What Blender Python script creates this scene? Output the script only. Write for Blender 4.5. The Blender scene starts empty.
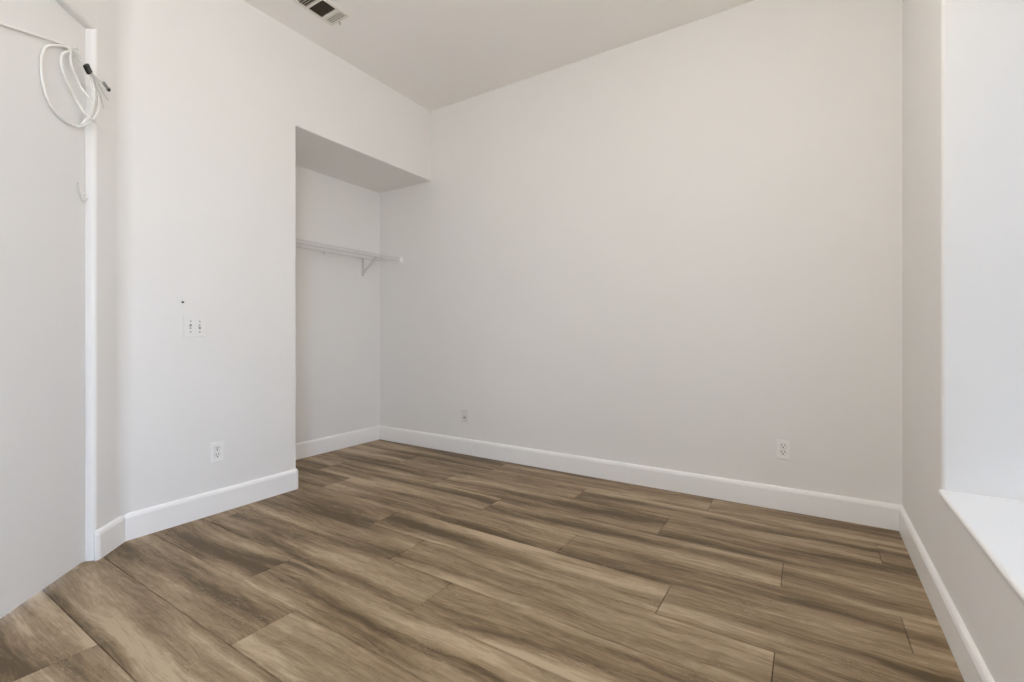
import bpy, bmesh, math, random
from mathutils import Vector, Matrix

scene = bpy.context.scene
R = math.radians
random.seed(7)

SCREEN = 0.24       # share of light the added, unseen dimming sheet of window_1 lets through (two faces)
# ------------------------------------------------------------------ camera
EYE = 1.045
FOCAL_PX = 463.9
cam_data = bpy.data.cameras.new('camera')
cam_data.sensor_fit = 'HORIZONTAL'
cam_data.sensor_width = 36.0
cam_data.lens = FOCAL_PX / 1024 * 36.0
cam_data.shift_y = -(341 - 334.1) / 1024
cam_data.clip_start = 0.02
cam = bpy.data.objects.new('camera', cam_data)
cam.location = (0, 0, EYE)
cam.rotation_euler = (R(90), 0, 0.5664)
scene.collection.objects.link(cam)
scene.camera = cam

# ------------------------------------------------------------------ world: bright overcast daylight
world = bpy.data.worlds.new('daylight')
scene.world = world
world.use_nodes = True
wn = world.node_tree.nodes
wl = world.node_tree.links
wn.clear()
w_out = wn.new('ShaderNodeOutputWorld')
w_bg = wn.new('ShaderNodeBackground')
w_geo = wn.new('ShaderNodeTexCoord')
w_sep = wn.new('ShaderNodeSeparateXYZ')
w_ramp = wn.new('ShaderNodeValToRGB')
w_map = wn.new('ShaderNodeMapRange')
w_map.inputs['From Min'].default_value = -1
w_map.inputs['From Max'].default_value = 1
wl.new(w_geo.outputs['Generated'], w_sep.inputs[0])
wl.new(w_sep.outputs['Z'], w_map.inputs['Value'])
wl.new(w_map.outputs[0], w_ramp.inputs[0])
w_ramp.color_ramp.elements[0].position = 0.46
w_ramp.color_ramp.elements[0].color = (0.70, 0.72, 0.75, 1)
w_ramp.color_ramp.elements[1].position = 0.54
w_ramp.color_ramp.elements[1].color = (0.75, 0.92, 1.20, 1)
wl.new(w_ramp.outputs[0], w_bg.inputs['Color'])
w_bg.inputs['Strength'].default_value = 7.0
wl.new(w_bg.outputs[0], w_out.inputs[0])

FILL_LAMP = (-0.42, 1.08, 2.45)  # fill lamp added to brighten the upper walls, out of view
FILL_LAMP_COL = (1.0, 0.915, 0.80, 1)
FILL_LAMP_POW = 20.5

scene.view_settings.view_transform = 'Standard'
scene.view_settings.look = 'None'
scene.view_settings.gamma = 1
scene.view_settings.use_curve_mapping = False
scene.view_settings.exposure = 1.15
scene.cycles.max_bounces = 16
scene.cycles.diffuse_bounces = 14
scene.cycles.glossy_bounces = 4
scene.cycles.transmission_bounces = 8
scene.cycles.sample_clamp_indirect = 6.0

# ------------------------------------------------------------------ room measures (metres)
XL = -2.9155          # left wall face
XC = -3.597           # back of the closet
YB = 3.197            # far wall face
YN = 1.866            # near side of the closet
YC = 0.92             # corner between left wall and slanted wall
XR = 0.428            # window wall face at the far end
SR = -0.0089          # its slight slant
CH = 3.089            # ceiling
HH = 2.452            # header and door head height
Y0 = -3.00            # wall behind the camera
A45 = R(44.3)
DX, DY = math.sin(A45), -math.cos(A45)      # along the slanted wall towards the camera
NX, NY = math.cos(A45), math.sin(A45)       # its normal into the room
W_FAR, W_NEAR, W_SILL, W_HEAD = 2.301, 0.35, 0.472, 2.46
V_FAR, V_NEAR = -0.50, -1.50  # opening of the unseen second window, added for fill daylight
BH, BT = 0.1355, 0.0165


def xr(y):
    return XR + SR * (YB - y)


def slant(s, off=0.0, z=0.0):
    return Vector((XL + DX * s + NX * off, YC + DY * s + NY * off, z))


# ------------------------------------------------------------------ helpers
def link(name, bm, mat, parent=None, smooth=False):
    me = bpy.data.meshes.new(name)
    bmesh.ops.recalc_face_normals(bm, faces=bm.faces)
    bm.to_mesh(me)
    bm.free()
    me.materials.append(mat)
    if smooth:
        for p in me.polygons:
            p.use_smooth = True
        me.set_sharp_from_angle(angle=R(40))
    o = bpy.data.objects.new(name, me)
    scene.collection.objects.link(o)
    if parent:
        o.parent = parent
    return o


def structure(name, bm, mat, parent=None, smooth=False):
    o = link(name, bm, mat, parent, smooth)
    if parent is None:
        o['kind'] = 'structure'
    return o


def tag(o, label, cat, group=None):
    o['label'] = label
    o['category'] = cat
    if group:
        o['group'] = group
    return o


def empty(name, loc, rz=0.0):
    o = bpy.data.objects.new(name, None)
    o.empty_display_size = 0.05
    o.location = loc
    o.rotation_euler = (0, 0, rz)
    scene.collection.objects.link(o)
    return o


def box(bm, a, b, m=None, bevel=0.0, seg=2):
    vs = [bm.verts.new((x, y, z)) for x in (a[0], b[0]) for y in (a[1], b[1]) for z in (a[2], b[2])]
    if m is not None:
        for v in vs:
            v.co = m @ v.co
    idx = [(0, 1, 3, 2), (4, 6, 7, 5), (0, 4, 5, 1), (2, 3, 7, 6), (0, 2, 6, 4), (1, 5, 7, 3)]
    fs = [bm.faces.new([vs[i] for i in f]) for f in idx]
    if bevel > 0:
        es = list({e for f in fs for e in f.edges})
        bmesh.ops.bevel(bm, geom=es, offset=bevel, segments=seg, profile=0.5, affect='EDGES')
    return bm


def prism(bm, poly, z0, z1):
    lo = [bm.verts.new((p[0], p[1], z0)) for p in poly]
    hi = [bm.verts.new((p[0], p[1], z1)) for p in poly]
    n = len(poly)
    bm.faces.new(lo[::-1])
    bm.faces.new(hi)
    for i in range(n):
        j = (i + 1) % n
        bm.faces.new((lo[i], lo[j], hi[j], hi[i]))
    return bm


def arc(cx, cy, r, a0, a1, n=8):
    return [(cx + r * math.cos(R(a0 + (a1 - a0) * i / n)), cy + r * math.sin(R(a0 + (a1 - a0) * i / n))) for i in range(n + 1)]


def round_corner(p, q, c, r, n=8):
    """points rounding the corner q between p and c"""
    p, q, c = Vector(p[:2]), Vector(q[:2]), Vector(c[:2])
    u = (p - q).normalized()
    v = (c - q).normalized()
    ang = u.angle(v)
    t = r / math.tan(ang / 2)
    a, b = q + u * t, q + v * t
    cen = q + (u + v).normalized() * (r / math.sin(ang / 2))
    out = []
    va, vb = a - cen, b - cen
    tot = va.angle(vb)
    sgn = 1 if va.x * vb.y - va.y * vb.x > 0 else -1
    for i in range(n + 1):
        th = sgn * tot * i / n
        cs, sn = math.cos(th), math.sin(th)
        out.append((cen.x + va.x * cs - va.y * sn, cen.y + va.x * sn + va.y * cs))
    return out


def sweep(bm, path, profile, side=1):
    """profile = list of (offset, z) run along an open 2D path with mitred corners; offset goes to the left of the path times side"""
    n = len(path)
    pts = [Vector(p[:2]) for p in path]
    rings = []
    for i in range(n):
        d0 = (pts[i] - pts[i - 1]).normalized() if i > 0 else None
        d1 = (pts[i + 1] - pts[i]).normalized() if i < n - 1 else None
        if d0 is None:
            d0 = d1
        if d1 is None:
            d1 = d0
        n0 = Vector((-d0.y, d0.x)) * side
        n1 = Vector((-d1.y, d1.x)) * side
        m = (n0 + n1)
        m = m / m.length_squared * 2
        rings.append([bm.verts.new((pts[i].x + m.x * o, pts[i].y + m.y * o, z)) for o, z in profile])
    k = len(profile)
    for i in range(n - 1):
        for j in range(k):
            jj = (j + 1) % k
            bm.faces.new((rings[i][j], rings[i][jj], rings[i + 1][jj], rings[i + 1][j]))
    bm.faces.new(rings[0][::-1])
    bm.faces.new(rings[-1])
    return bm


def smooth_path(pts, sub=6):
    pts = [Vector(p) for p in pts]
    out = []
    n = len(pts)
    for i in range(n - 1):
        p0 = pts[max(i - 1, 0)]
        p1, p2 = pts[i], pts[i + 1]
        p3 = pts[min(i + 2, n - 1)]
        for k in range(sub):
            t = k / sub
            out.append(0.5 * ((2 * p1) + (p2 - p0) * t + (2 * p0 - 5 * p1 + 4 * p2 - p3) * t * t + (3 * p1 - p0 - 3 * p2 + p3) * t ** 3))
    out.append(pts[-1])
    return out


def tube(bm, pts, r, seg=8, sub=6):
    path = smooth_path(pts, sub) if sub > 1 else [Vector(p) for p in pts]
    up = Vector((0, 0, 1))
    prev = None
    rings = []
    for i, p in enumerate(path):
        d = (path[min(i + 1, len(path) - 1)] - path[max(i - 1, 0)]).normalized()
        if prev is None:
            a = d.cross(up)
            if a.length < 1e-3:
                a = d.cross(Vector((1, 0, 0)))
            a.normalize()
        else:
            a = (prev - d * prev.dot(d)).normalized()
        prev = a
        b = d.cross(a)
        rings.append([bm.verts.new(p + (a * math.cos(2 * math.pi * k / seg) + b * math.sin(2 * math.pi * k / seg)) * r) for k in range(seg)])
    for i in range(len(rings) - 1):
        for k in range(seg):
            kk = (k + 1) % seg
            bm.faces.new((rings[i][k], rings[i][kk], rings[i + 1][kk], rings[i + 1][k]))
    bm.faces.new(rings[0][::-1])
    bm.faces.new(rings[-1])
    return bm


def disc(bm, c, axis, r, h, seg=20, r2=None):
    """short cylinder from point c along axis"""
    m = Matrix.Translation(Vector(c) + Vector(axis).normalized() * h / 2) @ Vector(axis).to_track_quat('Z', 'Y').to_matrix().to_4x4()
    bmesh.ops.create_cone(bm, cap_ends=True, segments=seg, radius1=r, radius2=r if r2 is None else r2, depth=h, matrix=m)
    return bm


# ------------------------------------------------------------------ materials
def new_mat(name):
    m = bpy.data.materials.new(name)
    m.use_nodes = True
    nt = m.node_tree
    b = nt.nodes['Principled BSDF']
    return m, nt, b


def paint(name, col, rough=0.6, bump=0.0, scale=90.0, mottle=0.0, spec=0.3):
    m, nt, b = new_mat(name)
    b.inputs['Roughness'].default_value = rough
    b.inputs['Specular IOR Level'].default_value = spec
    tc = nt.nodes.new('ShaderNodeTexCoord')
    no = nt.nodes.new('ShaderNodeTexNoise')
    no.inputs['Scale'].default_value = 2.2
    no.inputs['Detail'].default_value = 3
    nt.links.new(tc.outputs['Object'], no.inputs['Vector'])
    mx = nt.nodes.new('ShaderNodeMix')
    mx.data_type = 'RGBA'
    mx.inputs['A'].default_value = (*[c * (1 - mottle) for c in col], 1)
    mx.inputs['B'].default_value = (*[min(1, c * (1 + mottle)) for c in col], 1)
    nt.links.new(no.outputs['Fac'], mx.inputs['Factor'])
    nt.links.new(mx.outputs['Result'], b.inputs['Base Color'])
    if bump > 0:
        n2 = nt.nodes.new('ShaderNodeTexNoise')
        n2.inputs['Scale'].default_value = scale
        n2.inputs['Detail'].default_value = 2
        nt.links.new(tc.outputs['Object'], n2.inputs['Vector'])
        bp = nt.nodes.new('ShaderNodeBump')
        bp.inputs['Strength'].default_value = bump
        bp.inputs['Distance'].default_value = 0.002
        nt.links.new(n2.outputs['Fac'], bp.inputs['Height'])
        nt.links.new(bp.outputs[0], b.inputs['Normal'])
    return m


M_WALL = paint('wall_paint', (0.84, 0.834, 0.82), 0.65, 0.25, 110, 0.012)
M_CEIL = paint('ceiling_paint', (0.90, 0.88, 0.855), 0.8, 0.25, 90, 0.012)
M_TRIM = paint('trim_gloss_white', (0.93, 0.93, 0.925), 0.35, 0.0, 0, 0.01, 0.5)
M_DOOR = paint('door_paint_white', (0.82, 0.82, 0.815), 0.45, 0.08, 60, 0.01, 0.4)
M_PLASTIC = paint('white_plastic', (0.84, 0.84, 0.82), 0.3, 0, 0, 0.0, 0.5)
M_VENT = paint('vent_white_enamel', (0.80, 0.77, 0.71), 0.4, 0, 0, 0.01, 0.5)
M_DARK = paint('dark_duct', (0.11, 0.088, 0.068), 0.8, 0, 0, 0.1, 0.2)
M_SLOT = paint('dark_slot', (0.03, 0.03, 0.03), 0.6)
M_BLACK = paint('black_plastic', (0.012, 0.012, 0.012), 0.35, 0, 0, 0.0, 0.5)
M_GREY = paint('grey_plastic', (0.30, 0.30, 0.30), 0.4)
M_CABLE = paint('white_cable', (0.84, 0.84, 0.81), 0.4, 0, 0, 0.01, 0.5)
M_WIRE = paint('pale_grey_wire', (0.55, 0.55, 0.54), 0.4)
M_BRIGHT = paint('bright_white_plastic', (0.90, 0.90, 0.885), 0.3, 0, 0, 0.0, 0.5)
M_SHELF = paint('white_coated_wire', (0.68, 0.68, 0.675), 0.35, 0, 0, 0.0, 0.5)
M_SUB = paint('dark_subfloor', (0.06, 0.045, 0.032), 0.9)
M_JACKPAINT = paint('painted_plate', (0.77, 0.765, 0.755), 0.5, 0.1, 90, 0.02)


def metal(name, col, rough):
    m, nt, b = new_mat(name)
    b.inputs['Base Color'].default_value = (*col, 1)
    b.inputs['Metallic'].default_value = 1
    b.inputs['Roughness'].default_value = rough
    return m


M_METAL = metal('grey_metal', (0.55, 0.55, 0.55), 0.35)

m, nt, b = new_mat('window_glass')
b.inputs['Transmission Weight'].default_value = 1
b.inputs['Roughness'].default_value = 0
b.inputs['IOR'].default_value = 1.0
b.inputs['Base Color'].default_value = (0.97, 0.99, 0.98, 1)
gl = nt.nodes.new('ShaderNodeBsdfTransparent')
gg = nt.nodes.new('ShaderNodeBsdfGlossy')
gg.inputs['Roughness'].default_value = 0.02
gm = nt.nodes.new('ShaderNodeMixShader')
gm.inputs[0].default_value = 0.05
nt.links.new(gl.outputs[0], gm.inputs[1])
nt.links.new(gg.outputs[0], gm.inputs[2])
nt.links.new(gm.outputs[0], nt.nodes['Material Output'].inputs[0])
M_GLASS = m


m, nt, b = new_mat('added_light_dimmer')
gl = nt.nodes.new('ShaderNodeBsdfTransparent')
gl.inputs[0].default_value = (SCREEN, SCREEN, SCREEN, 1)
nt.links.new(gl.outputs[0], nt.nodes['Material Output'].inputs[0])  # only dims daylight, for the sheet added outside the glass
M_DIMMER = m


def wood_material():
    m, nt, b = new_mat('vinyl_plank_oak')
    N, L = nt.nodes.new, nt.links.new
    at = N('ShaderNodeAttribute')
    at.attribute_name = 'plank'
    sp = N('ShaderNodeSeparateColor')
    L(at.outputs['Color'], sp.inputs[0])
    tc = N('ShaderNodeTexCoord')
    off = N('ShaderNodeCombineXYZ')
    for i, k in enumerate((37.0, 23.0, 11.0)):
        mu = N('ShaderNodeMath'); mu.operation = 'MULTIPLY'
        mu.inputs[1].default_value = k
        L(sp.outputs[i], mu.inputs[0])
        L(mu.outputs[0], off.inputs[i])
    add = N('ShaderNodeVectorMath'); add.operation = 'ADD'
    L(tc.outputs['Object'], add.inputs[0]); L(off.outputs[0], add.inputs[1])

    def noise(sx, sy, detail, rough=0.5, dist=0.0, src=None):
        mp = N('ShaderNodeMapping')
        mp.inputs['Scale'].default_value = (sx, sy, 1)
        L((src or add.outputs[0]), mp.inputs[0])
        n = N('ShaderNodeTexNoise')
        n.inputs['Scale'].default_value = 1
        n.inputs['Detail'].default_value = detail
        n.inputs['Roughness'].default_value = rough
        n.inputs['Distortion'].default_value = dist
        L(mp.outputs[0], n.inputs['Vector'])
        return n

    # slow warp so that the grain wanders
    warp = noise(1.6, 2.5, 2)
    ws = N('ShaderNodeVectorMath'); ws.operation = 'MULTIPLY'
    ws.inputs[1].default_value = (0.0, 0.10, 0.0)
    L(warp.outputs['Color'], ws.inputs[0])
    wa = N('ShaderNodeVectorMath'); wa.operation = 'ADD'
    L(add.outputs[0], wa.inputs[0]); L(ws.outputs[0], wa.inputs[1])
    src = wa.outputs[0]
    big = noise(0.80, 9.5, 2, 0.5, 0.3, src)       # broad light and dark bands
    med = noise(2.0, 30.0, 4, 0.6, 0.5, src)      # streaks
    fin = noise(9.0, 170.0, 3, 0.6, 0.0, src)     # pores
    cath = noise(7.0, 30.0, 5, 0.7, 1.6, src)     # knotty figure

    def math2(op, a, bb, v=None):
        k = N('ShaderNodeMath'); k.operation = op
        for i, s in enumerate((a, bb)):
            if isinstance(s, (int, float)):
                k.inputs[i].default_value = s
            else:
                L(s, k.inputs[i])
        return k.outputs[0]
    f = math2('ADD', math2('MULTIPLY', big.outputs['Fac'], 1.08), -0.04)
    f = math2('ADD', f, math2('MULTIPLY', math2('SUBTRACT', med.outputs['Fac'], 0.5), 0.36))
    f = math2('ADD', f, math2('MULTIPLY', math2('SUBTRACT', fin.outputs['Fac'], 0.5), 0.34))
    f = math2('ADD', f, math2('MULTIPLY', math2('SUBTRACT', cath.outputs['Fac'], 0.5), 0.36))
    f = math2('ADD', f, math2('MULTIPLY', math2('SUBTRACT', sp.outputs[2], 0.5), 0.05))
    rp = N('ShaderNodeValToRGB')
    e = rp.color_ramp.elements
    e[0].position = 0.30; e[0].color = WOOD[0]
    e[1].position = 0.70; e[1].color = WOOD[3]
    x = e.new(0.42); x.color = WOOD[1]
    x = e.new(0.56); x.color = WOOD[2]
    L(f, rp.inputs[0])
    # pale and dark flecks of the figure
    sc_ = noise(60, 200, 2, 0.6, 0.6, src)
    fl = N('ShaderNodeMapRange')
    fl.inputs['From Min'].default_value = 0.58; fl.inputs['From Max'].default_value = 0.68
    L(sc_.outputs['Fac'], fl.inputs['Value'])
    msk = N('ShaderNodeMapRange')
    msk.inputs['From Min'].default_value = 0.55; msk.inputs['From Max'].default_value = 0.68
    mk = noise(3.5, 9.0, 2, 0.5, 0.3)
    L(mk.outputs['Fac'], msk.inputs['Value'])
    fm = math2('MULTIPLY', math2('MULTIPLY', fl.outputs[0], msk.outputs[0]), 0.5)
    mx = N('ShaderNodeMix'); mx.data_type = 'RGBA'
    L(fm, mx.inputs['Factor']); L(rp.outputs[0], mx.inputs['A'])
    mx.inputs['B'].default_value = WOOD[4]
    L(mx.outputs['Result'], b.inputs['Base Color'])
    b.inputs['Roughness'].default_value = 0.5
    b.inputs['Specular IOR Level'].default_value = 0.35
    bp = N('ShaderNodeBump')
    bp.inputs['Strength'].default_value = 0.15
    bp.inputs['Distance'].default_value = 0.001
    L(f, bp.inputs['Height']); L(bp.outputs[0], b.inputs['Normal'])
    return m


WOOD = [(0.108, 0.070, 0.033, 1), (0.212, 0.147, 0.081, 1), (0.325, 0.238, 0.145, 1), (0.48, 0.37, 0.245, 1), (0.54, 0.43, 0.30, 1)]
M_WOOD = wood_material()

# ------------------------------------------------------------------ floor of planks (one floor, each plank with its own grain)
ROW0, ROWH, PL = 0.571, 0.2355, 1.545
butt = {-1: -2.017, 0: -1.2, 1: -1.635, 2: -2.02, 3: -1.26, 4: -1.635, 5: -0.478, 6: 0.293, 7: -0.091, 8: -0.66, 9: 0.29, 10: -0.5}
bm = bmesh.new()
lay = bm.loops.layers.color.new('plank')
row = -8
while ROW0 + row * ROWH < YB + 0.02:
    ya, yb = ROW0 + row * ROWH, ROW0 + (row + 1) * ROWH
    b0 = butt.get(row, random.uniform(-2, 0))
    x = b0 - PL * 4
    while x < 0.75:
        xa, xb = x, x + PL
        if row == 6 and abs(xb - 0.293) < 0.01:
            xa = -1.012
        if row == 6 and abs(xa - (0.293 - 2 * PL)) < 0.01:
            xb = -1.012
        x += PL
        if xb < -3.75:
            continue
        xa2, xb2 = max(xa, -3.75), min(xb, 0.75)
        if xb2 - xa2 < 0.01:
            continue
        col = (random.random(), random.random(), random.random(), 1)
        g, c = 0.0008, 0.0016
        o = [(xa2 + g, ya + g), (xb2 - g, ya + g), (xb2 - g, yb - g), (xa2 + g, yb - g)]
        i_ = [(xa2 + g + c, ya + g + c), (xb2 - g - c, ya + g + c), (xb2 - g - c, yb - g - c), (xa2 + g + c, yb - g - c)]
        vo = [bm.verts.new((p[0], p[1], -0.0022)) for p in o]
        vi = [bm.verts.new((p[0], p[1], 0)) for p in i_]
        vb = [bm.verts.new((p[0], p[1], -0.006)) for p in o]
        fs = [bm.faces.new(vi)]
        for k in range(4):
            kk = (k + 1) % 4
            fs.append(bm.faces.new((vo[k], vo[kk], vi[kk], vi[k])))
            fs.append(bm.faces.new((vb[k], vb[kk], vo[kk], vo[k])))
        for f_ in fs:
            for lp in f_.loops:
                lp[lay] = col
    row += 1
floor = structure('floor', bm, M_WOOD)
bm = bmesh.new()
box(bm, (-3.75, Y0 - 0.1, -0.15), (0.75, YB + 0.05, -0.006))
floor.data.materials.append(M_SUB)
sub = structure('subfloor', bm, M_SUB, floor)

# ------------------------------------------------------------------ shell
bm = bmesh.new()
box(bm, (-3.75, Y0 - 0.12, CH), (1.05, YB + 0.12, CH + 0.12))
structure('ceiling', bm, M_CEIL)

bm = bmesh.new()
box(bm, (-3.75, YB, -0.006), (1.05, YB + 0.12, CH))
structure('wall_back', bm, M_WALL)

# left wall: solid beside the closet, with the header over the closet mouth
bm = bmesh.new()
poly = round_corner(slant(0.2), (XL, YC), (XL, YN), 0.13, 10)
poly += round_corner((XL, YC), (XL, YN), (XC, YN), 0.012)
poly += [(XC, YN), (XC, YC)]
prism(bm, poly, -0.006, HH)
prism(bm, round_corner(slant(0.2), (XL, YC), (XL, YN), 0.13, 10) + [(XL, YN), (XC, YN), (XC, YC)], HH, CH)
rr = 0.010
prof = [(XC, HH), (XL - rr, HH)] + [(XL - rr + rr * math.sin(R(a)), HH + rr - rr * math.cos(R(a))) for a in range(15, 91, 15)] + [(XL, CH), (XC, CH)]
va = [bm.verts.new((p[0], YN, p[1])) for p in prof]
vb = [bm.verts.new((p[0], YB, p[1])) for p in prof]
bm.faces.new(va)
bm.faces.new(vb[::-1])
for i in range(len(prof)):
    j = (i + 1) % len(prof)
    bm.faces.new((va[i], vb[i], vb[j], va[j]))
structure('wall_left', bm, M_WALL, None, True)

bm = bmesh.new()
box(bm, (XC - 0.12, YC, -0.006), (XC, YB, CH))
structure('wall_closet', bm, M_WALL)

# slanted wall with its door opening
S0, S1, SE = 0.203, 1.06, 1.75
DR = 0.034           # how far the door sits back in the wall
bm = bmesh.new()


def sl2(s, off):
    v = slant(s, off)
    return (v.x, v.y)


JD = 0.13
poly = [sl2(0, 0)] + round_corner(sl2(0, 0), sl2(S0, 0), sl2(S0, -JD), 0.018) + [sl2(S0, -JD), sl2(-0.04, -JD)]
prism(bm, poly, -0.006, CH)
poly = [sl2(SE, 0)] + round_corner(sl2(SE, 0), sl2(S1, 0), sl2(S1, -JD), 0.014) + [sl2(S1, -JD), sl2(SE, -JD)]
prism(bm, poly, -0.006, CH)
rot = Matrix(((DX, NX, 0, XL), (DY, NY, 0, YC), (0, 0, 1, 0), (0, 0, 0, 1)))     # local x along wall, y out of wall


def lbox(bm, a, b_, **k):
    return box(bm, a, b_, m=rot, **k)


hp = [(0.0, CH), (-JD, CH), (-JD, HH)] + [(-0.018 + 0.018 * math.sin(R(a)), HH + 0.018 - 0.018 * math.cos(R(a))) for a in range(0, 91, 15)]
ha = [bm.verts.new(slant(S0 - 0.019, o, z)) for o, z in hp]
hb_ = [bm.verts.new(slant(S1 + 0.019, o, z)) for o, z in hp]
bm.faces.new(ha)
bm.faces.new(hb_[::-1])
for i in range(len(hp)):
    j = (i + 1) % len(hp)
    bm.faces.new((ha[i], hb_[i], hb_[j], ha[j]))
structure('wall_slanted', bm, M_WALL, None, True)

pe = slant(SE)
bm = bmesh.new()
box(bm, (pe.x - 0.12, Y0, -0.006), (pe.x, pe.y + 0.02, CH))
structure('wall_entry', bm, M_WALL)
bm = bmesh.new()
box(bm, (pe.x - 0.12, Y0 - 0.12, -0.006), (1.05, Y0, CH))
structure('wall_front', bm, M_WALL)

# window wall (a little slanted), with the deep recess of the window
TH = 0.42
rotR = Matrix(((1, -SR, 0, XR), (0, 1, 0, YB), (0, 0, 1, 0), (0, 0, 0, 1)))


def rbox(bm, x0, x1, y0, y1, z0, z1, bevel=0.0, seg=2):
    vs_before = len(bm.verts)
    return box(bm, (x0, y0 - YB, z0), (x1, y1 - YB, z1), m=rotR, bevel=bevel, seg=seg)


bm = bmesh.new()
rbr = 0.013
# far pier with a bullnose corner at the recess
poly = [(xr(YB), YB)] + round_corner((xr(YB), YB), (xr(W_FAR), W_FAR), (xr(W_FAR) + TH, W_FAR), rbr) + [(xr(W_FAR) + TH, W_FAR), (xr(W_FAR) + TH, YB)]
prism(bm, poly, W_SILL - 0.016, CH)
for pa, pb in ((W_NEAR, V_FAR), (V_NEAR, Y0)):
    poly = round_corner((xr(pa) + TH, pa), (xr(pa), pa), (xr(pb), pb), rbr)
    poly += round_corner((xr(pa), pa), (xr(pb), pb), (xr(pb) + TH, pb), rbr)
    poly += [(xr(pb) + TH, pb), (xr(pa) + TH, pa)]
    prism(bm, poly, W_SILL - 0.016, CH)
rbox(bm, 0, TH, Y0, YB, -0.006, W_SILL - 0.016)
rbox(bm, 0, TH, W_NEAR, W_FAR, W_HEAD, CH)
rbox(bm, 0, TH, V_NEAR, V_FAR, W_HEAD, CH)
structure('wall_right', bm, M_WALL)

# window frame, sash bars, glass and sill
FX = TH - 0.10
fw = 0.05
zs0 = W_SILL + 0.001


def window(name, yn, yf, dimmed):
    win = empty(name, (0, 0, 0))
    win['kind'] = 'structure'
    ymid = (yn + yf) / 2
    bm = bmesh.new()
    rbox(bm, FX, FX + 0.07, yn + 0.001, yn + fw, zs0, W_HEAD - 0.001, 0.004)
    rbox(bm, FX, FX + 0.07, yf - fw, yf - 0.001, zs0, W_HEAD - 0.001, 0.004)
    rbox(bm, FX, FX + 0.07, yn + fw, yf - fw, zs0, zs0 + fw, 0.004)
    rbox(bm, FX, FX + 0.07, yn + fw, yf - fw, W_HEAD - fw - 0.001, W_HEAD - 0.001, 0.004)
    rbox(bm, FX + 0.01, FX + 0.06, ymid - 0.03, ymid + 0.03, zs0 + fw, W_HEAD - fw, 0.004)
    structure('window_frame', bm, M_TRIM, win)
    for a_, c_ in ((yn + fw, ymid - 0.03), (ymid + 0.03, yf - fw)):
        bm = bmesh.new()
        rbox(bm, FX + 0.03, FX + 0.036, a_ - 0.005, c_ + 0.005, zs0 + fw - 0.005, W_HEAD - fw + 0.005)
        structure('window_pane', bm, M_GLASS, win)
    if dimmed:
        bm = bmesh.new()
        rbox(bm, FX + 0.075, FX + 0.078, yn + 0.002, yf - 0.002, zs0, W_HEAD - 0.002)
        structure('dimming_sheet', bm, M_DIMMER, win)  # added sheet that keeps the recess from getting too bright
    bm = bmesh.new()
    rbox(bm, -0.012, FX - 0.001, yn + 0.001, yf - 0.001, W_SILL - 0.022, W_SILL, 0.010, 5)
    structure('window_sill', bm, M_TRIM, win)


window('window_1', W_NEAR, W_FAR, True)
window('added_window', V_NEAR, V_FAR, False)  # unseen window added behind the camera to let in more daylight

# ------------------------------------------------------------------ baseboards
PROF = [(0, 0.0), (BT, 0.0), (BT, 0.115), (0.0150, 0.118), (0.0148, 0.121), (0.0125, 0.127), (0.0080, 0.1325), (0.0030, BH), (0, BH)]
bm = bmesh.new()
# along slanted wall (from its bullnose), the left wall and round the closet corner
e = round_corner(sl2(S0, -0.1), sl2(S0, 0), sl2(0, 0), 0.018, 5)
path = e[2:] + [(XL, YC)] + round_corner((XL, YC), (XL, YN), (XC, YN), 0.012, 5) + [(XC, YN)]
sweep(bm, path, PROF, -1)
structure('baseboard_left', bm, M_TRIM)
bm = bmesh.new()
sweep(bm, [(XC, YN + BT + 0.001), (XC, YB)], PROF, -1)
structure('baseboard_closet', bm, M_TRIM)
XJ = -2.432
bm = bmesh.new()
sweep(bm, [(XC + BT + 0.0003, YB), (XJ - 0.0045, YB)], PROF, -1)
structure('baseboard_back', bm, M_TRIM)
bm = bmesh.new()
sweep(bm, [(XJ + 0.0050, YB), (xr(YB), YB)], [(o * 1.15, z) for o, z in PROF], -1)
structure('baseboard_back', bm, M_TRIM)
bm = bmesh.new()
sweep(bm, [(xr(YB - BT), YB - BT * 1.1), (xr(Y0), Y0)], PROF, -1)
structure('baseboard_right', bm, M_TRIM)
bm = bmesh.new()
sweep(bm, [(pe.x, Y0), (pe.x, pe.y), sl2(S1 + 0.0, 0)], PROF, -1)
structure('baseboard_entry', bm, M_TRIM)
bm = bmesh.new()
sweep(bm, [(xr(Y0) - BT, Y0), (pe.x + BT, Y0)], PROF, -1)
structure('baseboard_front', bm, M_TRIM)

# ------------------------------------------------------------------ slanted door
bm = bmesh.new()
lbox(bm, (S0 + 0.0125, -DR - 0.038, 0.008), (S1 - 0.0125, -DR, HH - 0.004), bevel=0.002)
door = structure('door_1', bm, M_DOOR)
bm = bmesh.new()
lbox(bm, (S0 + 0.0005, -JD + 0.002, 0.0), (S0 + 0.0115, -DR - 0.006, HH - 0.001), bevel=0.001)
lbox(bm, (S1 - 0.0115, -JD + 0.002, 0.0), (S1 - 0.0005, -DR - 0.006, HH - 0.001), bevel=0.001)
structure('door_jamb', bm, M_DOOR, door)

# small wire hook on the door edge
t = empty('latch_hook', slant(S0 + 0.045, -DR, 1.68))
tag(t, 'small white wire hook latch at the edge of the slanted white door', 'hook')
inv = Matrix.Translation(-t.location)


def L3(pts, shift=0.0):
    return [slant(s, off + shift + 0.0445 - DR, z) - t.location for s, off, z in pts]


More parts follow.
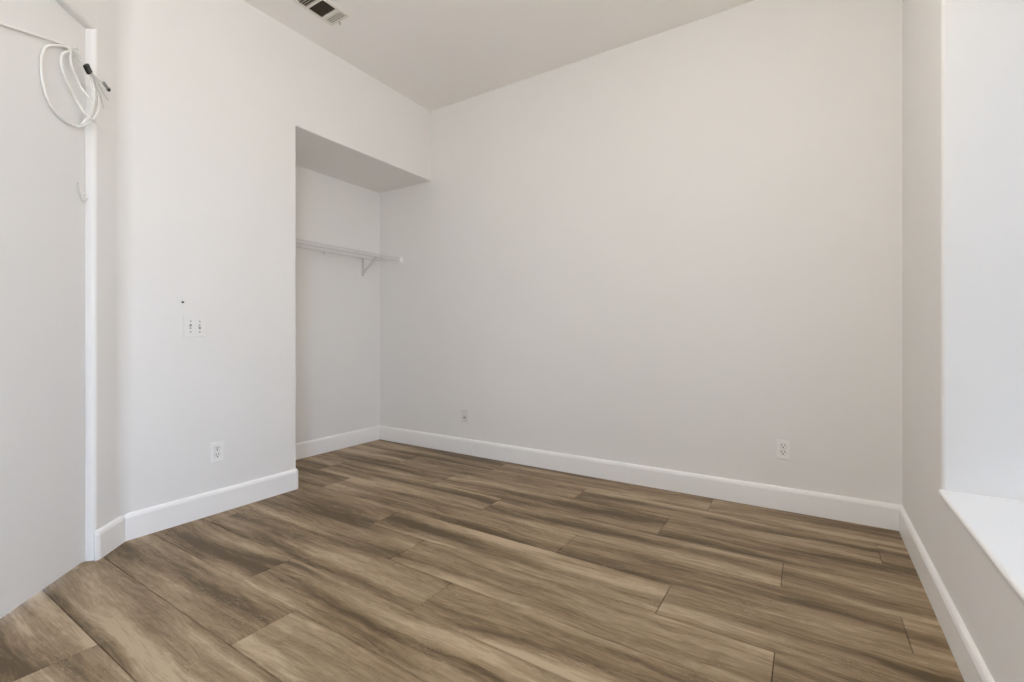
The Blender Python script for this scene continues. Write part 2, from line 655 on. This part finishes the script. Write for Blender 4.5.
bm = bmesh.new()
tube(bm, L3([(0.2640, -0.0405, 1.724), (0.2640, -0.038, 1.692), (0.2560, -0.036, 1.6620), (0.2400, -0.035, 1.644), (0.2240, -0.035, 1.652), (0.2150, -0.036, 1.668)]), 0.0030, 8)
link('hook_wire', bm, M_SHELF, t, True)
bm = bmesh.new()
disc(bm, slant(0.2225, -DR + 0.0001, 1.684) - t.location, (NX, NY, 0), 0.0065, 0.007, 16, 0.005)
link('screw_eye', bm, M_PLASTIC, t, True)

# ------------------------------------------------------------------ coiled cable
pts_feed= [(0.7128, -0.028, 2.1554), (0.6667, -0.028, 2.1708), (0.6011, -0.028, 2.1951), (0.5395, -0.028, 2.2185), (0.413, -0.028, 2.2648), (0.343, -0.028, 2.2876), (0.3055, -0.028, 2.2903)]
pts_loopA= [(0.3128, -0.0235, 2.2848), (0.3667, -0.0235, 2.2721), (0.4302, -0.0235, 2.2366), (0.4655, -0.0235, 2.2043), (0.4831, -0.0235, 2.1478), (0.4802, -0.0235, 2.0805), (0.4605, -0.0235, 2.0216), (0.4199, -0.0235, 1.9789), (0.3557, -0.0235, 1.9604), (0.2871, -0.0235, 1.9677), (0.281, 0.009, 1.9777), (0.2446, 0.017, 2.0204), (0.2123, 0.017, 2.0728), (0.2057, 0.017, 2.1199), (0.2253, 0.017, 2.1625), (0.2573, 0.017, 2.2062), (0.2799, 0.0011, 2.2515), (0.3012, -0.0235, 2.2884)]
pts_loopB= [(0.3233, -0.017, 2.2793), (0.3605, -0.017, 2.2506), (0.3835, -0.017, 2.2224), (0.3857, -0.017, 2.1809), (0.3605, -0.017, 2.1381), (0.3325, -0.017, 2.1119), (0.2978, -0.017, 2.0796), (0.2859, -0.0026, 2.0446), (0.2869, 0.0089, 2.0267), (0.2766, 0.0195, 2.03), (0.2567, 0.0196, 2.0736), (0.2491, 0.0196, 2.1247), (0.2643, 0.0196, 2.1685), (0.2855, 0.0153, 2.2077), (0.2857, -0.0063, 2.2558), (0.3153, -0.017, 2.2791)]
pts_loopC= [(0.3308, -0.011, 2.2756), (0.3422, -0.011, 2.2474), (0.3399, -0.011, 2.2199), (0.3285, -0.011, 2.1975), (0.3076, -0.011, 2.1799), (0.2947, -0.0045, 2.1456), (0.2919, 0.0155, 2.1112), (0.2709, 0.022, 2.0969), (0.2633, 0.022, 2.0664), (0.2783, 0.022, 2.0209), (0.2932, 0.009, 1.9833), (0.2939, -0.0014, 1.9735)]
pts_tail= [(0.3035, 0.0044, 2.0538), (0.3007, 0.0135, 2.0308), (0.2831, 0.0248, 2.013), (0.2453, 0.0248, 2.0061), (0.2061, 0.0248, 1.9972), (0.1654, 0.0248, 1.9969), (0.1088, 0.0248, 2.0073)]
pts_lead= [(0.3527, 0.006, 2.2646), (0.326, 0.0073, 2.2633), (0.3143, 0.0159, 2.2437), (0.3067, 0.0243, 2.2264)]
pts_lead2= [(0.2912, 0.0296, 2.2163), (0.2536, 0.0296, 2.2097), (0.2211, 0.0296, 2.2072), (0.1904, 0.0296, 2.2103)]
pts_plug= [(0.2012, 0.0296, 2.2072), (0.1767, 0.0296, 2.2086), (0.1532, 0.0296, 2.2119)]
pts_thin1= [(0.2899, 0.0288, 2.2068), (0.2522, 0.0288, 2.1974), (0.2197, 0.0288, 2.1842), (0.193, 0.0288, 2.1627), (0.1587, 0.0288, 2.1486)]
pts_thin2= [(0.2823, 0.028, 2.2066), (0.2508, 0.028, 2.1808), (0.2249, 0.028, 2.1552), (0.205, 0.028, 2.1213), (0.1916, 0.028, 2.0969)]
t = empty('cable_coil', slant(0.31, -0.02, 2.29))
tag(t, 'coiled white cable hanging at the top of the slanted door, with black tie', 'cable')
P3 = lambda pts, sh=0.0: [slant(s, off + sh, z) - t.location for s, off, z in pts]
bm = bmesh.new()
tube(bm, P3(pts_feed), 0.0052, 10)
tube(bm, P3(pts_loopA), 0.0052, 10)
tube(bm, P3(pts_loopB), 0.0052, 10)
tube(bm, P3(pts_loopC), 0.0046, 10)
tube(bm, P3(pts_tail), 0.0026, 8)
tube(bm, P3([(s + 0.006 * math.sin(i), o + 0.006, z + 0.006) for i, (s, o, z) in enumerate(pts_loopB[8:])]), 0.0036, 8)
link('cable_loops', bm, M_CABLE, t, True)
bm = bmesh.new()
tube(bm, P3(pts_lead), 0.0020, 6)
tube(bm, P3(pts_lead, -0.008), 0.0012, 6)
tube(bm, P3(pts_lead2), 0.0020, 6)
tube(bm, P3(pts_thin1), 0.0020, 6)
tube(bm, P3(pts_thin2), 0.0020, 6)
link('thin_wire', bm, M_WIRE, t, True)


def oriented(c, direction, size, bev, mat, name, parent):
    d = Vector(direction).normalized()
    n = Vector((NX, NY, 0))
    u = n.cross(d).normalized()
    n2 = d.cross(u)
    m = Matrix(((d.x, u.x, n2.x, c.x), (d.y, u.y, n2.y, c.y), (d.z, u.z, n2.z, c.z), (0, 0, 0, 1)))
    bm = bmesh.new()
    hx, hy, hz = size[0] / 2, size[1] / 2, size[2] / 2
    box(bm, (-hx, -hy, -hz), (hx, hy, hz), m=m, bevel=bev)
    return link(name, bm, mat, parent)


c0 = slant(0.300, 0.028, 2.2185) - t.location
dir1 = slant(-1, 0, -0.9) - slant(0, 0, 0)
tie = oriented(c0, dir1, (0.036, 0.030, 0.014), 0.003, M_BLACK, 'black_tie', t)
tie['label'] = 'black tie clip'
c1 = slant(0.182, 0.0296, 2.208) - t.location
dir2 = slant(-1, 0, -0.35) - slant(0, 0, 0)
plug = oriented(c1, dir2, (0.034, 0.013, 0.010), 0.002, M_GREY, 'plug', t)
plug['label'] = 'grey plug with black tip'
oriented(slant(0.160, 0.0296, 2.2005) - t.location, dir2, (0.014, 0.015, 0.011), 0.002, M_BLACK, 'plug_tip', plug)
c2 = slant(0.330, -0.010, 2.290)
bm = bmesh.new()
disc(bm, slant(0.315, -0.044, 2.293) - c2, (NX, NY, 0), 0.0035, 0.040, 12)
disc(bm, slant(0.315, -0.006, 2.293) - c2, (NX, NY, 0), 0.008, 0.003, 16)
o = link('nail', bm, M_SHELF, None, False)
o.location = c2
tag(o, 'white nail in the slanted door that carries the cable coil', 'nail')

# ------------------------------------------------------------------ wall plates
def plate(w, h, th=0.0075):
    bm = bmesh.new()
    box(bm, (-w / 2, -th, -h / 2), (w / 2, 0.0, h / 2), bevel=0.003, seg=3)
    return bm


def screw(parent, x, z, y=-0.0062, r=0.0032, mat=None):
    bm = bmesh.new()
    disc(bm, (x, y + 0.0012, z), (0, -1, 0), r, 0.0022, 14)
    link('screw', bm, mat or M_METAL, parent)


def outlet(loc, rz, label):
    t = empty('power_outlet', loc, rz)
    tag(t, label, 'outlet')
    link('cover_plate', plate(0.070, 0.114), M_BRIGHT, t)
    for s in (1, -1):
        bm = bmesh.new()
        zc = s * 0.0195
        pts = arc(0, 0, 0.0172, 0, 360, 28)[:-1]
        pts = [(x, max(-0.0135, min(0.0135, z))) for x, z in pts]
        lo = [bm.verts.new((x, -0.0055, z + zc)) for x, z in pts]
        hi = [bm.verts.new((x, -0.0085, z + zc)) for x, z in pts]
        bm.faces.new(lo)
        bm.faces.new(hi[::-1])
        for i in range(len(pts)):
            j = (i + 1) % len(pts)
            bm.faces.new((lo[i], hi[i], hi[j], lo[j]))
        bmesh.ops.remove_doubles(bm, verts=bm.verts, dist=1e-5)
        f = link('receptacle', bm, M_BRIGHT, t)
        bm = bmesh.new()
        rim = [bm.verts.new((x * 1.07, -0.0077, z * 1.08 + zc)) for x, z in pts]
        inn = [bm.verts.new((x, -0.0077, z + zc)) for x, z in pts]
        for i in range(len(pts)):
            j = (i + 1) % len(pts)
            bm.faces.new((rim[i], rim[j], inn[j], inn[i]))
        link('joint_line', bm, M_GREY, f)
        bm = bmesh.new()
        box(bm, (-0.0086, -0.0090, zc + 0.000), (-0.0054, -0.0080, zc + 0.0105))
        box(bm, (0.0052, -0.0090, zc + 0.001), (0.0082, -0.0080, zc + 0.0100))
        disc(bm, (0, -0.0080, zc - 0.0065), (0, -1, 0), 0.0038, 0.0010, 12)
        link('slot', bm, M_SLOT, f)
    screw(t, 0, 0)
    return t


outlet((XL, 1.364, 0.356), R(90), 'white duplex outlet low on the left wall below the light switches')
outlet((-0.1195, YB, 0.360), 0, 'white duplex outlet low on the wide far wall near the window')

t = empty('light_switch', (XL, 1.2477, 1.087), R(90))
tag(t, 'white double toggle light switch plate on the left wall', 'light switch')
link('cover_plate', plate(0.117, 0.116), M_PLASTIC, t)
for sx, up in ((-0.023, 1), (0.023, -1)):
    bm = bmesh.new()
    box(bm, (sx - 0.0055, -0.0080, -0.0135), (sx + 0.0055, -0.0055, 0.0135))
    sl = link('toggle_slot', bm, M_GREY, t)
    bm = bmesh.new()
    m4 = Matrix.Translation((sx, -0.005, 0)) @ Matrix.Rotation(R(28 * up), 4, 'X')
    box(bm, (-0.0040, -0.016, -0.0045), (0.0040, 0.0, 0.0045), m=m4, bevel=0.0012)
    link('toggle', bm, M_PLASTIC, t)
    screw(t, sx, 0.030, -0.0075, 0.0040, M_GREY)
    screw(t, sx, -0.030, -0.0075, 0.0040, M_GREY)

o = bmesh.new()
disc(o, (0, 0.001, 0), (0, -1, 0), 0.0052, 0.007, 10)
o = link('screw_anchor', o, M_SLOT)
o.location = (XL, 1.188, 1.2215)
o.rotation_euler = (0, 0, R(90))
tag(o, 'tiny dark screw sticking out of the left wall above the light switches', 'screw')

t = empty('cable_wall_plate', (-2.519, YB, 0.332), 0)
tag(t, 'small painted over cable jack plate low on the far wall near the closet', 'wall plate')
link('cover_plate', plate(0.070, 0.114, 0.005), M_JACKPAINT, t)
bm = bmesh.new()
disc(bm, (0.000, -0.004, -0.014), (0, -1, 0), 0.0105, 0.006, 6)
disc(bm, (0.000, -0.004, -0.014), (0, -1, 0), 0.0060, 0.014, 14)
link('cable_jack', bm, M_GREY, t)
screw(t, 0, 0.042, -0.005, 0.003)
screw(t, 0, -0.042, -0.005, 0.003)

# ------------------------------------------------------------------ wire closet shelf
SZ = 1.775
sx0, sx1 = XC + 0.012, XC + 0.306
sy0, sy1 = YN + 0.012, YB - 0.012
t = empty('wire_shelf', (XC, YB, SZ))
tag(t, 'white wire shelf with a front lip, mounted high in the closet', 'shelf')
Q = lambda pts: [Vector(p) - t.location for p in pts]
bm = bmesh.new()
for xx in (sx0, sx0 + 0.15, sx1):
    tube(bm, Q([(xx, sy0, SZ - 0.004), (xx, sy1, SZ - 0.004)]), 0.0040, 8, 1)
n = int((sy1 - sy0) / 0.0254)
for i in range(n + 1):
    yy = sy0 + 0.004 + i * (sy1 - sy0 - 0.008) / n
    tube(bm, Q([(sx0, yy, SZ), (sx1 - 0.004, yy, SZ), (sx1 + 0.0015, yy, SZ - 0.004), (sx1 + 0.0015, yy, SZ - 0.030)]), 0.0010, 5, 1)
link('wire_deck', bm, M_SHELF, t, True)
bm = bmesh.new()
tube(bm, Q([(sx1, sy0, SZ - 0.030), (sx1, sy1, SZ - 0.030)]), 0.0044, 8, 1)
link('front_rail', bm, M_SHELF, t, True)
# end bracket on the far wall
bm = bmesh.new()
box(bm, (sx1 - 0.020 - XC, -0.014, -0.048), (sx1 + 0.022 - XC, -0.0002, 0.012), bevel=0.003)
box(bm, (sx1 - 0.006 - XC, -0.034, -0.040), (sx1 + 0.014 - XC, -0.012, 0.006), bevel=0.003)
link('end_bracket', bm, M_BRIGHT, t)
# brace to the closet wall
by = 2.985
bm = bmesh.new()
W = lambda x, y, z: (x - t.location.x, y - t.location.y, z - t.location.z)
box(bm, W(XC + 0.0002, by - 0.009, 1.600), W(XC + 0.010, by + 0.009, 1.770), bevel=0.0015)
tube(bm, [W(XC + 0.006, by + 0.004, 1.628), W(XC + 0.05, by, 1.668), W(XC + 0.19, by, 1.767)], 0.0070, 8, 2)
tube(bm, [W(XC + 0.012, by - 0.004, 1.765), W(XC + 0.012, by - 0.002, 1.640)], 0.003, 8, 1)
box(bm, W(XC + 0.175, by - 0.006, 1.760), W(XC + 0.215, by + 0.006, 1.7665), bevel=0.001)
link('brace', bm, M_SHELF, t)
bm = bmesh.new()
disc(bm, W(XC + 0.0095, by, 1.612), (1, 0, 0), 0.0035, 0.002, 12)
link('screw', bm, M_METAL, t)
# back clips holding the shelf to the closet wall
for k, yy in enumerate((2.56, 3.10)):
    bm = bmesh.new()
    box(bm, W(XC + 0.0002, yy - 0.007, SZ - 0.020), W(XC + 0.016, yy + 0.007, SZ + 0.004), bevel=0.002)
    link('wall_clip', bm, M_SHELF, t)

# ------------------------------------------------------------------ ceiling register
VK = (CH - EYE) / 2.0473
vx0, vx1 = -2.662 * VK, -2.477 * VK          # across
vy1 = 1.955 * VK                   # far end
L_ = 0.360
vy0 = vy1 - L_
t = empty('ceiling_vent', ((vx0 + vx1) / 2, (vy0 + vy1) / 2, CH))
tag(t, 'white rectangular metal air vent with three louvre banks on the ceiling', 'vent')
V = lambda x, y, z: (x - t.location.x, y - t.location.y, z - t.location.z)
ix0, ix1 = vx0 + 0.022, vx1 - 0.022
y_edges = [vy0 + 0.022, vy0 + 0.105, vy0 + 0.122, vy1 - 0.168 + 0.046, vy1 - 0.077, vy1 - 0.018]
banks = [(vy1 - 0.342, vy1 - 0.195), (vy1 - 0.181, vy1 - 0.096), (vy1 - 0.068, vy1 - 0.013)]
banks = [(vy0 + 0.014, vy0 + 0.072), (vy1 - 0.184, vy1 - 0.090), (vy1 - 0.066, vy1 - 0.010)]
banks[0] = (vy1 - 0.262, vy1 - 0.200)
vy0 = banks[0][0] - 0.014
bm = bmesh.new()
zt, zb = CH - 0.0002, CH - 0.006
bx = lambda a, b_, bev=0.0: box(bm, V(*a), V(*b_), bevel=bev)
bx((vx0, vy0, zb), (ix0, vy1, zt), 0.0015)
bx((ix1, vy0, zb), (vx1, vy1, zt), 0.0015)
bx((ix0, vy0, zb), (ix1, banks[0][0], zt))
bx((ix0, banks[0][1], zb), (ix1, banks[1][0], zt))
bx((ix0, banks[1][1], zb), (ix1, banks[2][0], zt))
bx((ix0, banks[2][1], zb), (ix1, vy1, zt))
link('vent_frame', bm, M_VENT, t)
bm = bmesh.new()
bx((ix0, vy0 + 0.003, zt - 0.0003), (ix1, vy1 - 0.003, zt))
link('duct_opening', bm, M_DARK, t)
for k, (a_, b_) in enumerate(banks):
    bm = bmesh.new()
    if k == 1:
        nl = 9
        for i in range(nl):
            xx = ix0 + (i + 0.5) * (ix1 - ix0) / nl
            m4 = Matrix.Translation(V(xx, (a_ + b_) / 2, CH - 0.0045)) @ Matrix.Rotation(R(72), 4, 'Y')
            box(bm, (-0.0035, -(b_ - a_) / 2, -0.0005), (0.0035, (b_ - a_) / 2, 0.0005), m=m4)
        lv = link('louvre_bank', bm, M_DARK, t)
    else:
        nl = 4
        for i in range(nl):
            yy = a_ + (i + 0.5) * (b_ - a_) / nl
            sgn = 1 if k == 2 else -1
            m4 = Matrix.Translation(V((ix0 + ix1) / 2, yy, CH - 0.0052)) @ Matrix.Rotation(R(14 if k == 2 else 62), 4, 'X')
            box(bm, (-(ix1 - ix0) / 2, -0.0052, -0.0006), ((ix1 - ix0) / 2, 0.0052, 0.0006), m=m4)
        link('louvre_bank', bm, M_VENT, t)
bm = bmesh.new()
tube(bm, [V(-2.575, vy1 - 0.002, CH - 0.005), V(-2.575, vy1 + 0.003, CH - 0.014), V(-2.575, vy1 + 0.008, CH - 0.020)], 0.0032, 8, 2)
link('damper_lever', bm, M_GREY, t)

# ------------------------------------------------------------------ daylight through the window opening
for yn, yf in ((W_NEAR, W_FAR), (V_NEAR, V_FAR)):
    ld = bpy.data.lights.new('window_daylight_portal', 'AREA')
    ld.shape = 'RECTANGLE'
    ld.size = W_HEAD - W_SILL
    ld.size_y = yf - yn
    ld.cycles.is_portal = True
    lo = bpy.data.objects.new('window_daylight_portal', ld)
    lo.location = (xr((yn + yf) / 2) + TH + 0.02, (yn + yf) / 2, (W_SILL + W_HEAD) / 2)
    lo.rotation_euler = (0, R(90), 0)
    scene.collection.objects.link(lo)

# ------------------------------------------------------------------ fill lamp added to light the room, unseen above the frame
LX, LY, LZ = FILL_LAMP
t = empty('added_fill_lamp', (LX, LY, CH))
tag(t, 'added fill lamp, a round white globe hanging from the ceiling above the frame', 'lamp')
m, nt, b = new_mat('fill_lamp_glow')
b.inputs['Base Color'].default_value = (0.9, 0.88, 0.84, 1)
b.inputs['Emission Color'].default_value = FILL_LAMP_COL
b.inputs['Emission Strength'].default_value = FILL_LAMP_POW
bm = bmesh.new()
disc(bm, (0, 0, -0.0002), (0, 0, -1), 0.06, 0.02, 32)
link('canopy', bm, M_METAL, t, False)
bm = bmesh.new()
disc(bm, (0, 0, -0.02), (0, 0, -1), 0.006, CH - LZ - 0.02 - 0.12, 12)
link('stem', bm, M_METAL, t, False)
bm = bmesh.new()
bmesh.ops.create_uvsphere(bm, u_segments=32, v_segments=20, radius=0.13, matrix=Matrix.Translation((0, 0, LZ - CH)))
link('fill_globe', bm, m, t, True)
